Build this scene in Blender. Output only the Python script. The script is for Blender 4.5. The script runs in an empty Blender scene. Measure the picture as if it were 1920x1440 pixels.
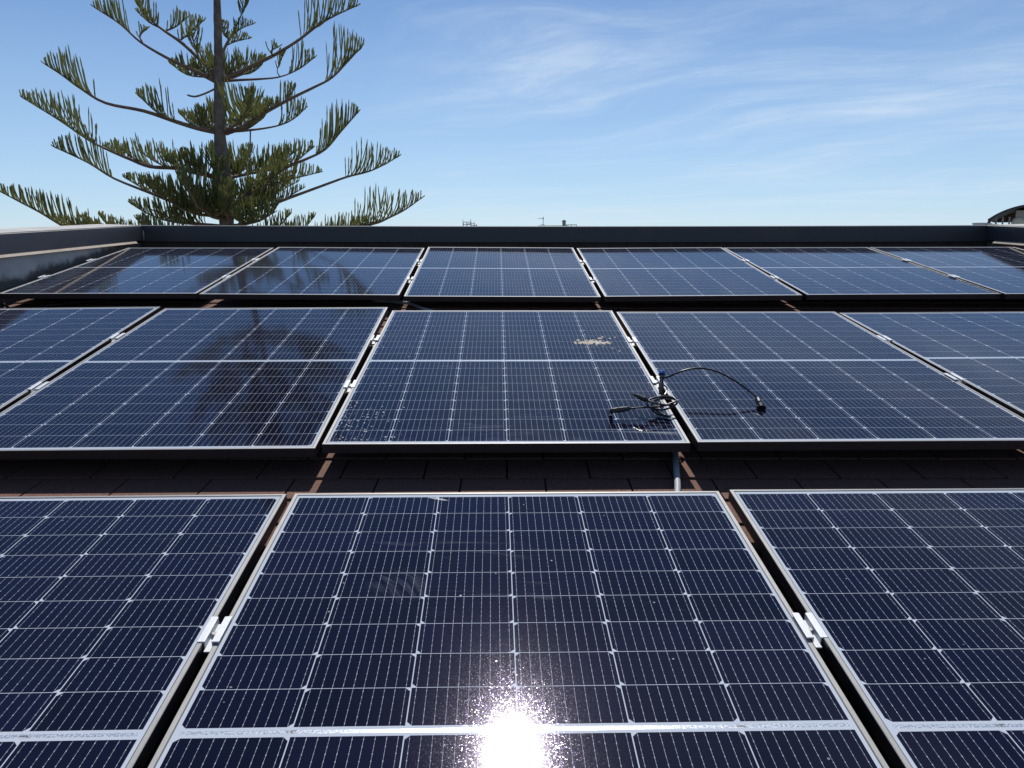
import bpy, bmesh, math, random
from mathutils import Vector, Matrix, Euler
random.seed(7)
C = bpy.context.scene
COL = C.collection
PI = math.pi

# ------------------------------------------------------------------ camera
F_PX, PITCH = 1461.27, math.radians(10.847)          # focal length in pixels of a 1920 wide picture
cam = bpy.data.cameras.new('camera'); camo = bpy.data.objects.new('camera', cam); COL.objects.link(camo)
cam.sensor_width = 36.0; cam.sensor_fit = 'HORIZONTAL'; cam.lens = 36.0*F_PX/1920
cam.clip_start = 0.02; cam.clip_end = 6000
camo.location = (0, 0, 0); camo.rotation_euler = (PI/2 - PITCH, 0, 0)
C.camera = camo

# ------------------------------------------------------------------ world, sun, exposure
SUN_EL, SUN_AZ = math.radians(51.6), math.radians(0.70)   # azimuth from +Y towards +X
w = bpy.data.worlds.new('World'); C.world = w; w.use_nodes = True
nt = w.node_tree; nt.nodes.clear()

class S:
    """a socket or number with arithmetic that builds Math nodes"""
    def __init__(s, tree, v): s.t = tree; s.v = v
    def op(s, o, *a, clamp=False):
        n = s.t.nodes.new('ShaderNodeMath'); n.operation = o; n.use_clamp = clamp
        for i, x in enumerate((s,)+a):
            x = x.v if isinstance(x, S) else x
            if isinstance(x, (int, float)): n.inputs[i].default_value = x
            else: s.t.links.new(x, n.inputs[i])
        return S(s.t, n.outputs[0])
    def __add__(s, o): return s.op('ADD', o)
    def __sub__(s, o): return s.op('SUBTRACT', o)
    def __mul__(s, o): return s.op('MULTIPLY', o)
    def __truediv__(s, o): return s.op('DIVIDE', o)
    def lt(s, o): return s.op('LESS_THAN', o)
    def gt(s, o): return s.op('GREATER_THAN', o)
    def max(s, o): return s.op('MAXIMUM', o)
    def min(s, o): return s.op('MINIMUM', o)
    def abs(s): return s.op('ABSOLUTE')
    def fl(s): return s.op('FLOOR')
    def fr(s): return s.op('FRACT')
    def inv(s): return S(s.t, 1.0).op('SUBTRACT', s) if False else s*-1.0 + 1.0
    def smooth(s, a, b):
        n = s.t.nodes.new('ShaderNodeMapRange'); n.interpolation_type = 'SMOOTHSTEP'
        s.t.links.new(s.v, n.inputs['Value'])
        n.inputs['From Min'].default_value = a; n.inputs['From Max'].default_value = b
        return S(s.t, n.outputs[0])

def noise(t, vec, scale, detail=2.0, rough=0.5, dist=0.0):
    n = t.nodes.new('ShaderNodeTexNoise'); n.inputs['Scale'].default_value = scale
    n.inputs['Detail'].default_value = detail; n.inputs['Roughness'].default_value = rough
    n.inputs['Distortion'].default_value = dist
    if vec is not None: t.links.new(vec, n.inputs['Vector'])
    return S(t, n.outputs['Fac'])
def combine(t, x, y, z=0.0):
    n = t.nodes.new('ShaderNodeCombineXYZ')
    for i, q in enumerate((x, y, z)):
        q = q.v if isinstance(q, S) else q
        if isinstance(q, (int, float)): n.inputs[i].default_value = q
        else: t.links.new(q, n.inputs[i])
    return n.outputs[0]
def mixc(t, fac, a, b):
    n = t.nodes.new('ShaderNodeMix'); n.data_type = 'RGBA'
    fac = fac.v if isinstance(fac, S) else fac
    if isinstance(fac, (int, float)): n.inputs[0].default_value = fac
    else: t.links.new(fac, n.inputs[0])
    for i, q in ((6, a), (7, b)):
        if isinstance(q, tuple): n.inputs[i].default_value = (*q[:3], 1)
        else: t.links.new(q, n.inputs[i])
    return n.outputs[2]

tc = nt.nodes.new('ShaderNodeTexCoord')
sky = nt.nodes.new('ShaderNodeTexSky'); sky.sky_type = 'NISHITA'; sky.sun_disc = False
sky.sun_elevation = SUN_EL; sky.sun_rotation = SUN_AZ
sky.altitude = 0; sky.air_density = 0.75; sky.dust_density = 0.0; sky.ozone_density = 5.0
# thin cirrus: noise on the plane the clouds lie in, stretched along their streaks
sep = nt.nodes.new('ShaderNodeSeparateXYZ'); nt.links.new(tc.outputs['Generated'], sep.inputs[0])
dx, dy, dz = (S(nt, sep.outputs[i]) for i in range(3))
h = dz.max(0.0) + 0.10
cx, cy = dx/h, dy/h
ang = math.radians(-33)
ca, sa = math.cos(ang), math.sin(ang)
p = cx*ca + cy*sa; q = cy*ca - cx*sa
warp = noise(nt, combine(nt, cx*0.6, cy*0.6, 3.1), 1.0, 2.0)
n1 = noise(nt, combine(nt, p*0.30, q*1.0 + warp*1.6, 1.7), 1.5, 7.0, 0.60, 0.25)
n2 = noise(nt, combine(nt, cx*0.35 + 4.3, cy*0.35, 8.2), 1.0, 2.0)
bank = (dx*1.2 + 0.44 + n2*0.9 - 0.45).smooth(0.02, 0.62)
n3 = noise(nt, combine(nt, p*1.3 + 2.2, q*2.6 + warp*2.0, 5.5), 1.6, 6.0, 0.68, 0.4).smooth(0.36, 0.66)
cl = n1.smooth(0.34, 0.80)*bank*(n3*0.60 + 0.45)
veil = dz.smooth(0.36, 0.0)*0.56
hs = nt.nodes.new('ShaderNodeHueSaturation'); hs.inputs['Saturation'].default_value = 1.06; nt.links.new(sky.outputs[0], hs.inputs['Color'])
col = mixc(nt, veil, hs.outputs[0], (5.0, 6.9, 9.1))
col = mixc(nt, cl*0.66*dz.smooth(-0.02, 0.01), col, (7.0, 8.2, 9.7))
bg = nt.nodes.new('ShaderNodeBackground'); bg.inputs['Strength'].default_value = 0.098
nt.links.new(col, bg.inputs['Color'])
wo = nt.nodes.new('ShaderNodeOutputWorld'); nt.links.new(bg.outputs[0], wo.inputs['Surface'])

sun = bpy.data.lights.new('sun', 'SUN'); suno = bpy.data.objects.new('sun', sun); COL.objects.link(suno)
sun.energy = 4.3; sun.angle = math.radians(0.53); sun.color = (1.0, 0.955, 0.88)
sd = Vector((math.sin(SUN_AZ)*math.cos(SUN_EL), math.cos(SUN_AZ)*math.cos(SUN_EL), math.sin(SUN_EL)))
suno.rotation_euler = sd.to_track_quat('Z', 'Y').to_euler()
C.view_settings.view_transform = 'Standard'; C.view_settings.look = 'None'
C.view_settings.exposure = 0.0; C.view_settings.gamma = 1.0; C.view_settings.use_curve_mapping = False
C.cycles.max_bounces = 6; C.cycles.glossy_bounces = 3; C.cycles.diffuse_bounces = 3
C.cycles.sample_clamp_indirect = 4.0; C.cycles.caustics_reflective = False; C.cycles.caustics_refractive = False

# ------------------------------------------------------------------ helpers
CP, SP = math.cos(PITCH), math.sin(PITCH)
def at(px, py, Y):
    """point seen at pixel (px,py) of the 1920x1440 photograph whose world Y is given"""
    x, y = (px-960)/F_PX, (py-720)/F_PX
    d = Vector((x, CP - y*SP, -SP - y*CP)); return d*(Y/d.y)
def tag(o, label=None, cat=None, group=None, kind=None):
    if label: o['label'] = label
    if cat: o['category'] = cat
    if group: o['group'] = group
    if kind: o['kind'] = kind
    return o
def empty(name, loc, rot=(0, 0, 0)):
    o = bpy.data.objects.new(name, None); COL.objects.link(o); o.location = loc; o.rotation_euler = rot
    o.empty_display_size = 0.1; return o
class MB:
    def __init__(s): s.v = []; s.f = []; s.mi = []
    def add(s, vs, fs, mi=0):
        b = len(s.v); s.v += [tuple(x) for x in vs]; s.f += [tuple(b+i for i in f) for f in fs]; s.mi += [mi]*len(fs)
    def box(s, x0, x1, y0, y1, z0, z1, M=None, mi=0):
        vs = [Vector((x, y, z)) for z in (z0, z1) for y in (y0, y1) for x in (x0, x1)]
        if M is not None: vs = [M @ q for q in vs]
        s.add(vs, [(0, 2, 3, 1), (4, 5, 7, 6), (0, 1, 5, 4), (2, 6, 7, 3), (0, 4, 6, 2), (1, 3, 7, 5)], mi)
    def tube(s, pts, rad, n=8, cap=True, mi=0):
        pts = [Vector(q) for q in pts]; m = len(pts)
        if not isinstance(rad, (list, tuple)): rad = [rad]*m
        vs = []; ref = None
        for i, q in enumerate(pts):
            t = (pts[min(i+1, m-1)] - pts[max(i-1, 0)])
            if t.length < 1e-9: t = Vector((0, 0, 1))
            t.normalize()
            if ref is None:
                ref = t.orthogonal().normalized()
            ref = (ref - t*ref.dot(t))
            ref = ref.normalized() if ref.length > 1e-6 else t.orthogonal().normalized()
            b = t.cross(ref)
            for k in range(n):
                a = 2*PI*k/n; vs.append(q + (ref*math.cos(a) + b*math.sin(a))*rad[i])
        fs = [(i*n+k, i*n+(k+1) % n, (i+1)*n+(k+1) % n, (i+1)*n+k) for i in range(m-1) for k in range(n)]
        if cap: fs += [tuple(range(n-1, -1, -1)), tuple(range((m-1)*n, m*n))]
        s.add(vs, fs, mi)
    def build(s, name, mats, parent=None, smooth=False, bevel=0.0):
        me = bpy.data.meshes.new(name); me.from_pydata(s.v, [], s.f)
        for m in (mats if isinstance(mats, (list, tuple)) else [mats]): me.materials.append(m)
        if any(s.mi): me.polygons.foreach_set('material_index', s.mi)
        if smooth: me.polygons.foreach_set('use_smooth', [True]*len(me.polygons))
        me.update()
        o = bpy.data.objects.new(name, me); COL.objects.link(o)
        if parent: o.parent = parent
        if bevel:
            b = o.modifiers.new('bevel', 'BEVEL'); b.width = bevel; b.segments = 2; b.limit_method = 'ANGLE'
        return o
def spline(pts, n):
    pts = [Vector(q) for q in pts]; out = []
    P = [pts[0]*2-pts[1]] + pts + [pts[-1]*2-pts[-2]]
    for i in range(1, len(P)-2):
        for k in range(n):
            t = k/n; a, b, c, d = P[i-1:i+3]
            out.append(0.5*((2*b) + (c-a)*t + (2*a-5*b+4*c-d)*t*t + (3*b-a-3*c+d)*t**3))
    out.append(pts[-1]); return out

# ------------------------------------------------------------------ materials
def mat(name):
    m = bpy.data.materials.new(name); m.use_nodes = True
    t = m.node_tree; b = t.nodes['Principled BSDF']; return m, t, b
def simple(name, col, rough=0.5, metal=0.0, var=0.0, scale=8.0, bump=0.0, bscale=40.0, ior=1.45, col2=None, detail=5.0):
    m, t, b = mat(name)
    b.inputs['Roughness'].default_value = rough; b.inputs['Metallic'].default_value = metal; b.inputs['IOR'].default_value = ior
    tcn = t.nodes.new('ShaderNodeTexCoord')
    if var or col2:
        f = noise(t, tcn.outputs['Object'], scale, detail, 0.6).smooth(0.3, 0.7)
        c2 = col2 or tuple(min(1, c*(1+var)) for c in col); c1 = col if col2 else tuple(c*(1-var) for c in col)
        t.links.new(mixc(t, f, c1, c2), b.inputs['Base Color'])
    else: b.inputs['Base Color'].default_value = (*col, 1)
    if bump:
        bn = t.nodes.new('ShaderNodeBump'); bn.inputs['Strength'].default_value = bump; bn.inputs['Distance'].default_value = 0.01
        t.links.new(noise(t, tcn.outputs['Object'], bscale, 4.0).v, bn.inputs['Height']); t.links.new(bn.outputs[0], b.inputs['Normal'])
    return m

W, L = 1.134, 1.722
HW = W/2; LIP = 0.0095; CP_U, CP_V = 0.18333, 0.092; MID = 0.010
def cell_material(name, dirt):
    """glass over half-cut cells: six columns of twice nine rows, ten thin busbars per cell, white backsheet between"""
    m, t, b = mat(name)
    tcn = t.nodes.new('ShaderNodeTexCoord'); sp = t.nodes.new('ShaderNodeSeparateXYZ'); t.links.new(tcn.outputs['Object'], sp.inputs[0])
    oi = t.nodes.new('ShaderNodeObjectInfo'); rnd = S(t, oi.outputs['Random'])
    u, v = S(t, sp.outputs[0]), S(t, sp.outputs[1])
    us = (u + 3*CP_U)/CP_U; ci = us.fl(); fu = us.fr()*CP_U
    va = (v - L/2).abs(); vs = (va - MID)/CP_V; ri = vs.fl(); fv = vs.fr()*CP_V
    du = fu.min(fu*-1 + CP_U); dv = fv.min(fv*-1 + CP_V)
    outside = u.abs().gt(3*CP_U - 0.001).max(va.gt(MID + 9*CP_V - 0.0008)).max(va.lt(MID + 0.0008))
    odd = (ci*0.5).fr().gt(0.25)
    ec = fv*(odd*-1 + 1.0) + (fv*-1 + CP_V)*odd
    cham = (du + ec).lt(0.0104)
    gap = du.lt(0.0010).max(dv.lt(0.00062))
    white = outside.max(cham).max(gap)
    fb = (us*10.0).fr() - 0.5
    pad = ((fv/CP_V*6.0).fr() - 0.5).abs().lt(0.07)
    bw = pad*0.00045 + 0.00027
    bus = (fb.abs()*(CP_U/10)).lt(bw)*(outside*-1 + 1.0)
    rib = va.lt(0.0040)*u.abs().lt(0.545)
    joint = rib*((u.abs() - 2*CP_U).abs().lt(0.008))
    # cell tint, each cell a little different
    wn = t.nodes.new('ShaderNodeTexWhiteNoise'); wn.noise_dimensions = '3D'
    side = (v - L/2).gt(0.0)*20
    t.links.new(combine(t, ci, ri + side, rnd*91), wn.inputs['Vector'])
    tint = S(t, wn.outputs['Value'])
    cell = mixc(t, tint, (0.0017, 0.0019, 0.011), (0.0036, 0.0036, 0.019))
    # fine printed fingers across the cell, too fine to resolve far away
    fing = ((v*(1/0.0016)).fr() - 0.5).abs().lt(0.12)*0.5
    cell = mixc(t, fing*0.05, cell, (0.35, 0.37, 0.45))
    bn = noise(t, tcn.outputs['Object'], 260.0, 1.0).smooth(0.35, 0.65)
    busc = mixc(t, bn, (0.27, 0.30, 0.36), (0.52, 0.56, 0.62))  # small glints are put into the busbar colour as brighter flecks
    c = mixc(t, bus, cell, busc)
    c = mixc(t, white, c, (0.50, 0.55, 0.63))
    rn = noise(t, combine(t, u*260, v*300, 0), 1.0, 2.0).smooth(0.4, 0.62)
    c = mixc(t, rib, c, mixc(t, rn, (0.40, 0.47, 0.55), (0.85, 0.87, 0.90)))
    c = mixc(t, joint*(noise(t, combine(t, u*220, v*420, 4), 1.0, 1.0).gt(0.5)), c, (0.22, 0.20, 0.18))
    # dust film and smears on the glass
    off = combine(t, u + rnd*17, v + rnd*31, rnd*9)
    film = noise(t, off, 3.0, 6.0, 0.65).smooth(0.45, 0.85)*0.006 + (noise(t, combine(t, u*14 + rnd*7, v*5, 2), 1.0, 4.0).smooth(0.40, 0.75)*v.smooth(0.075, 0.008)*0.06)
    sm = noise(t, combine(t, u*2.0 + rnd*40, v*9.0 + rnd*13, rnd*5), 2.0, 5.0, 0.6, 1.4).smooth(0.66, 0.80)*0.035
    spk_n = t.nodes.new('ShaderNodeTexVoronoi'); spk_n.inputs['Scale'].default_value = 95.0; t.links.new(off, spk_n.inputs['Vector'])
    spk = S(t, spk_n.outputs['Distance']); sr = t.nodes.new('ShaderNodeSeparateColor'); t.links.new(spk_n.outputs['Color'], sr.inputs[0])
    rare = S(t, sr.outputs[0]); rsz = S(t, sr.outputs[1])
    few = rare.lt(0.008)*spk.lt(rsz*0.18 + 0.06)*0.34
    d = film + sm + few
    if dirt == 'spots':
        # splashes along the left edge and a dense patch of dried drops in the near left corner, wipe marks near the front edge
        ln = noise(t, combine(t, u*5, v*3, 2), 1.0, 3.0)
        left = (u + 0.40 + ln*-0.22 + 0.10).smooth(0.10, -0.09)
        near = (v + (u + 0.55)*0.55 - 0.36 + ln*0.22 - 0.11).smooth(0.10, -0.06)
        dens = left*0.09 + near*left*0.42
        v2 = t.nodes.new('ShaderNodeTexVoronoi'); v2.inputs['Scale'].default_value = 105.0
        t.links.new(combine(t, u + 5, v*0.62 + 2, 0), v2.inputs['Vector'])
        s2 = t.nodes.new('ShaderNodeSeparateColor'); t.links.new(v2.outputs['Color'], s2.inputs[0])
        drops = S(t, s2.outputs[0]).op('LESS_THAN', dens)*S(t, v2.outputs['Distance']).lt(S(t, s2.outputs[1])*0.30 + 0.10)*0.42
        wip = noise(t, combine(t, u*3.2 + v*1.5, v*22, 6), 1.0, 5.0, 0.6, 0.8).smooth(0.60, 0.78)*(v.smooth(0.26, 0.05))*0.32
        al = noise(t, combine(t, u*4, v*14, 9), 1.0, 5.0, 0.6, 1.2).smooth(0.58, 0.8)*0.10
        d = d + drops + wip + al
    if dirt == 'smears':
        # hand wipes: a fan of pale streaks right of the left third and faint arcs around it
        ru = u + 0.242; rv = v - 1.285
        sa_ = ru*0.62 - rv*0.78; ta_ = ru*0.78 + rv*0.56
        bend = ta_ + sa_*sa_*4.0 + noise(t, combine(t, u*9, v*9, 3), 1.0, 2.0)*0.03
        streak = noise(t, combine(t, bend*70, sa_*7, 1), 1.0, 4.0, 0.6, 0.3).smooth(0.42, 0.72)
        e_ = (ru/0.075)*(ru/0.075) + (rv/0.070)*(rv/0.070) + noise(t, combine(t, u*22, v*22, 8), 1.0, 3.0)*1.0
        d = d + streak*e_.smooth(1.55, 0.45)*0.105
        e2 = ((u + 0.185)*0.94 - (v - 1.688)*0.34)/0.034; e3 = ((u + 0.185)*0.34 + (v - 1.688)*0.94)/0.0055
        d = d + (e2*e2 + e3*e3).smooth(1.0, 0.3)*0.45
        arcs = noise(t, combine(t, u*2.4 + v*0.8, v*16 + u*2, 5), 1.0, 5.0, 0.6, 1.6).smooth(0.60, 0.80)
        zone = (v - 1.34).abs().smooth(0.20, 0.02)*(u + 0.15).abs().smooth(0.48, 0.1)
        d = d + arcs*zone*0.16
    d = d.min(0.75)
    c = mixc(t, d, c, (0.62, 0.66, 0.70))
    t.links.new(c, b.inputs['Base Color'])
    b.inputs['IOR'].default_value = 1.33
    rr = (d*0.5 + ROUGH + rib*0.14)
    t.links.new(rr.v, b.inputs['Roughness'])
    t.links.new((rib*0.45).v, b.inputs['Metallic'])
    # textured silicon and pebbled glass: a weak second lobe of tiny tilted facets that glitters round the sun's reflection
    vr = t.nodes.new('ShaderNodeTexVoronoi'); vr.inputs['Scale'].default_value = 820.0; t.links.new(tcn.outputs['Object'], vr.inputs['Vector'])
    vc = t.nodes.new('ShaderNodeSeparateColor'); t.links.new(vr.outputs['Color'], vc.inputs[0])
    th = S(t, vc.outputs[0])*(2*PI); am = S(t, vc.outputs[1]).op('POWER', 1.6)*FACET
    geo = t.nodes.new('ShaderNodeNewGeometry')
    ad = t.nodes.new('ShaderNodeVectorMath'); ad.operation = 'ADD'; t.links.new(geo.outputs['Normal'], ad.inputs[0])
    t.links.new(combine(t, th.op('COSINE')*am, th.op('SINE')*am, 0.0), ad.inputs[1])
    nz = t.nodes.new('ShaderNodeVectorMath'); nz.operation = 'NORMALIZE'; t.links.new(ad.outputs[0], nz.inputs[0])
    gl = t.nodes.new('ShaderNodeBsdfGlossy'); gl.inputs['Roughness'].default_value = 0.105
    t.links.new(mixc(t, S(t, vc.outputs[2]), (0.46, 0.42, 1.0), (1.0, 0.86, 0.90)), gl.inputs['Color'])
    t.links.new(nz.outputs[0], gl.inputs['Normal'])
    mx = t.nodes.new('ShaderNodeMixShader'); t.links.new((white*-0.003 + 0.0075).v, mx.inputs[0])
    t.links.new(b.outputs[0], mx.inputs[1]); t.links.new(gl.outputs[0], mx.inputs[2])
    t.links.new(mx.outputs[0], t.nodes['Material Output'].inputs['Surface'])
    return m
FACET, ROUGH = 0.038, 0.060
M_CELL = cell_material('solar glass', None)
M_CELL_SPOT = cell_material('solar glass spotted', 'spots')
M_CELL_SMEAR = cell_material('solar glass smeared', 'smears')
M_ALU = simple('galvanised rail', (0.5, 0.5, 0.5), 0.42, 0.85)
M_FRAME = simple('frame side in painted shade', (0.016, 0.016, 0.019), 0.45, 0.0, 0.08, 30)  # shade on the silver frame's sides is put into this near-black colour
M_FRTOP = simple('silver frame top', (0.33, 0.325, 0.315), 0.45, 0.25, 0.06, 30, 0.02, 300)
M_CLAMP = simple('milled aluminium', (0.64, 0.66, 0.69), 0.48, 0.15, 0.05, 60)
M_BOLT = simple('steel bolt', (0.42, 0.40, 0.38), 0.35, 1.0, 0.1, 60)
M_GASKET = simple('black sealant', (0.012, 0.012, 0.014), 0.6)
M_PLASTIC = simple('black plastic', (0.012, 0.012, 0.014), 0.32, 0, 0.2, 40)
M_CABLE = simple('black cable sheath', (0.016, 0.015, 0.016), 0.33, 0, 0.2, 20, 0.02, 60)
M_BLUE = simple('blue plastic', (0.012, 0.11, 0.42), 0.4)
M_CONDUIT = simple('grey conduit', (0.40, 0.42, 0.44), 0.5, 0, 0.05, 20)

# roofing: mineral granules
def shingle_mat():
    m, t, b = mat('mineral shingle')
    tcn = t.nodes.new('ShaderNodeTexCoord')
    g = t.nodes.new('ShaderNodeTexVoronoi'); g.inputs['Scale'].default_value = 420.0; t.links.new(tcn.outputs['Object'], g.inputs['Vector'])
    sr = t.nodes.new('ShaderNodeSeparateColor'); t.links.new(g.outputs['Color'], sr.inputs[0])
    f = S(t, sr.outputs[0])
    c = mixc(t, f, (0.072, 0.031, 0.023), (0.25, 0.125, 0.088))
    big = noise(t, tcn.outputs['Object'], 5.0, 4.0).smooth(0.35, 0.7)
    c = mixc(t, big*0.4, c, (0.13, 0.080, 0.062))
    t.links.new(c, b.inputs['Base Color']); b.inputs['Roughness'].default_value = 0.9
    bn = t.nodes.new('ShaderNodeBump'); bn.inputs['Strength'].default_value = 0.5; bn.inputs['Distance'].default_value = 0.002
    t.links.new(f.v, bn.inputs['Height']); t.links.new(bn.outputs[0], b.inputs['Normal'])
    return m
M_SHINGLE = shingle_mat()
M_BITUMEN = simple('bitumen underlay', (0.02, 0.016, 0.014), 0.9)
def coping_mat(nm_, ca_, cb_):
    m, t, b = mat(nm_)
    tcn = t.nodes.new('ShaderNodeTexCoord'); mp = t.nodes.new('ShaderNodeMapping'); mp.inputs['Scale'].default_value = (1, 1, 1)
    t.links.new(tcn.outputs['Object'], mp.inputs[0])
    st = noise(t, mp.outputs[0], 2.2, 6.0, 0.6, 0.6).smooth(0.5, 0.75)
    sp = noise(t, mp.outputs[0], 9.0, 4.0, 0.6).smooth(0.62, 0.72)
    c = mixc(t, st*0.6, ca_, cb_)
    c = mixc(t, sp*0.5, c, (0.035, 0.033, 0.034))
    t.links.new(c, b.inputs['Base Color']); b.inputs['Roughness'].default_value = 0.42
    return m
M_COPING = coping_mat('dark coated sheet metal', (0.036, 0.040, 0.048), (0.062, 0.056, 0.054))
M_COPING_LIT = coping_mat('coated sheet metal lit paler', (0.105, 0.093, 0.096), (0.150, 0.122, 0.108))  # same metal with stains, whole tone lightened for the skylight on this side
M_DRIP = simple('pale weathered trim', (0.44, 0.36, 0.29), 0.7, 0, 0.15, 6)
M_CAP = simple('pale cap sheet', (0.46, 0.45, 0.43), 0.6, 0, 0.15, 3)  # paler grey than the coping under it
M_RENDER = None
def render_mat():
    m, t, b = mat('grey cement render')
    tcn = t.nodes.new('ShaderNodeTexCoord'); sp = t.nodes.new('ShaderNodeSeparateXYZ'); t.links.new(tcn.outputs['Object'], sp.inputs[0])
    y, z = S(t, sp.outputs[1]), S(t, sp.outputs[2])
    base = mixc(t, noise(t, tcn.outputs['Object'], 4.0, 6.0, 0.65).smooth(0.3, 0.7), (0.44, 0.43, 0.41), (0.58, 0.56, 0.53))
    # moss and dirt band with a ragged upper edge along the foot of the wall
    foot = z - ((y - 2.32)*0.1361 - 0.736)
    band = (foot + noise(t, tcn.outputs['Object'], 5.0, 6.0, 0.7)*-0.16 + 0.0).smooth(0.085, 0.035)
    c = mixc(t, band*0.9, base, (0.045, 0.048, 0.042))
    t.links.new(c, b.inputs['Base Color']); b.inputs['Roughness'].default_value = 0.9
    bn = t.nodes.new('ShaderNodeBump'); bn.inputs['Strength'].default_value = 0.3; bn.inputs['Distance'].default_value = 0.01
    t.links.new(noise(t, tcn.outputs['Object'], 60.0, 4.0).v, bn.inputs['Height']); t.links.new(bn.outputs[0], b.inputs['Normal'])
    return m
M_RENDER = render_mat()
M_WALLW = simple('white painted wall', (0.72, 0.72, 0.70), 0.8, 0, 0.05, 2)
M_BARK = simple('rough pine bark', (0.11, 0.09, 0.072), 0.9, 0, 0, 9, 0.8, 14, col2=(0.20, 0.17, 0.14))
M_LIMB = simple('branch bark', (0.13, 0.088, 0.065), 0.85, 0, 0, 7, 0.5, 30, col2=(0.20, 0.14, 0.105))
def leaf_mat():
    m, t, b = mat('pine foliage')
    tcn = t.nodes.new('ShaderNodeTexCoord')
    a = noise(t, tcn.outputs['Object'], 1.3, 3.0).smooth(0.3, 0.7)
    f = noise(t, tcn.outputs['Object'], 38.0, 2.0).smooth(0.3, 0.7)
    c = mixc(t, a, (0.118, 0.146, 0.080), (0.156, 0.168, 0.092))
    c = mixc(t, f*0.35, c, (0.040, 0.058, 0.028))
    t.links.new(c, b.inputs['Base Color']); b.inputs['Roughness'].default_value = 0.6
    bn = t.nodes.new('ShaderNodeBump'); bn.inputs['Strength'].default_value = 0.8; bn.inputs['Distance'].default_value = 0.01
    t.links.new(noise(t, tcn.outputs['Object'], 120.0, 2.0).v, bn.inputs['Height']); t.links.new(bn.outputs[0], b.inputs['Normal'])
    tr = t.nodes.new('ShaderNodeBsdfTranslucent'); tr.inputs['Color'].default_value = (0.52, 0.54, 0.28, 1)
    mx = t.nodes.new('ShaderNodeMixShader'); mx.inputs[0].default_value = 0.57
    out = t.nodes['Material Output']
    t.links.new(b.outputs[0], mx.inputs[1]); t.links.new(tr.outputs[0], mx.inputs[2]); t.links.new(mx.outputs[0], out.inputs['Surface'])
    return m
M_LEAF = leaf_mat()

# ------------------------------------------------------------------ ground and building
GZ = -7.0
g = MB(); g.add([(-3000, -3000, GZ), (3000, -3000, GZ), (3000, 3000, GZ), (-3000, 3000, GZ)], [(0, 1, 2, 3)])
go = g.build('ground', simple('dry ground', (0.16, 0.14, 0.10), 0.95, 0, 0.2, 0.02)); tag(go, kind='structure')

RS, R0 = 0.1361, -0.736
def roof_z(y): return R0 + (y - 2.32)*RS
RX0, RX1, RY0, RY1 = -3.20, 4.08, -2.6, 6.75
bld = empty('building', (0, 2, GZ))
tag(bld, 'flat building under the solar panels with a low pitched brown shingle roof', 'building')
def part(mb, name, m, root, **k):
    o = mb.build(name, m, None, **k); o.parent = root; o.matrix_parent_inverse = Matrix.Translation(-Vector(root.location)); return o
rf = MB()
rf.add([(RX0, RY0, roof_z(RY0)-.012), (RX1, RY0, roof_z(RY0)-.012), (RX1, RY1, roof_z(RY1)-.012), (RX0, RY1, roof_z(RY1)-.012),
        (RX0, RY0, roof_z(RY0)-.2), (RX1, RY0, roof_z(RY0)-.2), (RX1, RY1, roof_z(RY1)-.2), (RX0, RY1, roof_z(RY1)-.2)],
       [(0, 1, 2, 3), (4, 7, 6, 5), (0, 4, 5, 1), (1, 5, 6, 2), (2, 6, 7, 3), (3, 7, 4, 0)], 1)
# rows of shingle tabs, each row lapping over the next one down; slots between the tabs
EXPO, TAB, Y899 = 0.1433, 0.258, 2.3145
k0 = int((RY0 - Y899)/EXPO) - 1; k = k0
while Y899 + k*EXPO < RY1 - 0.05:
    y0 = Y899 + k*EXPO; y1 = min(y0 + EXPO + 0.004, RY1)
    if y0 > RY0:
        off = (0.118 if k % 2 else -0.008) - 0.01 + random.uniform(-.008, .008)
        j = int((RX0 - off)/TAB) - 1
        while off + j*TAB < RX1:
            xa = max(RX0, off + j*TAB + 0.003); xb = min(RX1, off + (j+1)*TAB - 0.003); j += 1
            if xb - xa < 0.01: continue
            e = random.uniform(-.0015, .0015); za = roof_z(y0) - 0.0005 + random.uniform(0, .0015); zb = roof_z(y1) - 0.0075
            ya = y0 + e
            vs = [(xa, ya, za-.0055), (xb, ya, za-.0055), (xb, ya, za), (xa, ya, za), (xb, y1, zb), (xa, y1, zb), (xa, y1, zb-.003), (xb, y1, zb-.003)]
            rf.add(vs, [(0, 1, 2, 3), (3, 2, 4, 5), (0, 3, 5, 6), (1, 7, 4, 2)], 0)
    k += 1
part(rf, 'roof', [M_SHINGLE, M_BITUMEN], bld)
wl = MB(); wl.box(RX0-.25, RX1+.25, RY0, RY1+.25, GZ, roof_z(RY0)-0.21); part(wl, 'wall', M_WALLW, bld)
wl = MB()
for (x0, x1) in ((RX0-.25, RX0-.02), (RX1+.02, RX1+.25)):
    vs = [(x, y, z) for x in (x0, x1) for (y, z) in ((RY0, roof_z(RY0)-.21), (RY1, roof_z(RY0)-.21), (RY1, roof_z(RY1)-.21), (RY0, roof_z(RY0)-.205))]
    wl = MB(); wl.add(vs, [(0, 1, 2, 3), (7, 6, 5, 4), (0, 4, 5, 1), (1, 5, 6, 2), (2, 6, 7, 3), (3, 7, 4, 0)]); part(wl, 'gable_wall', M_WALLW, bld)

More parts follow.
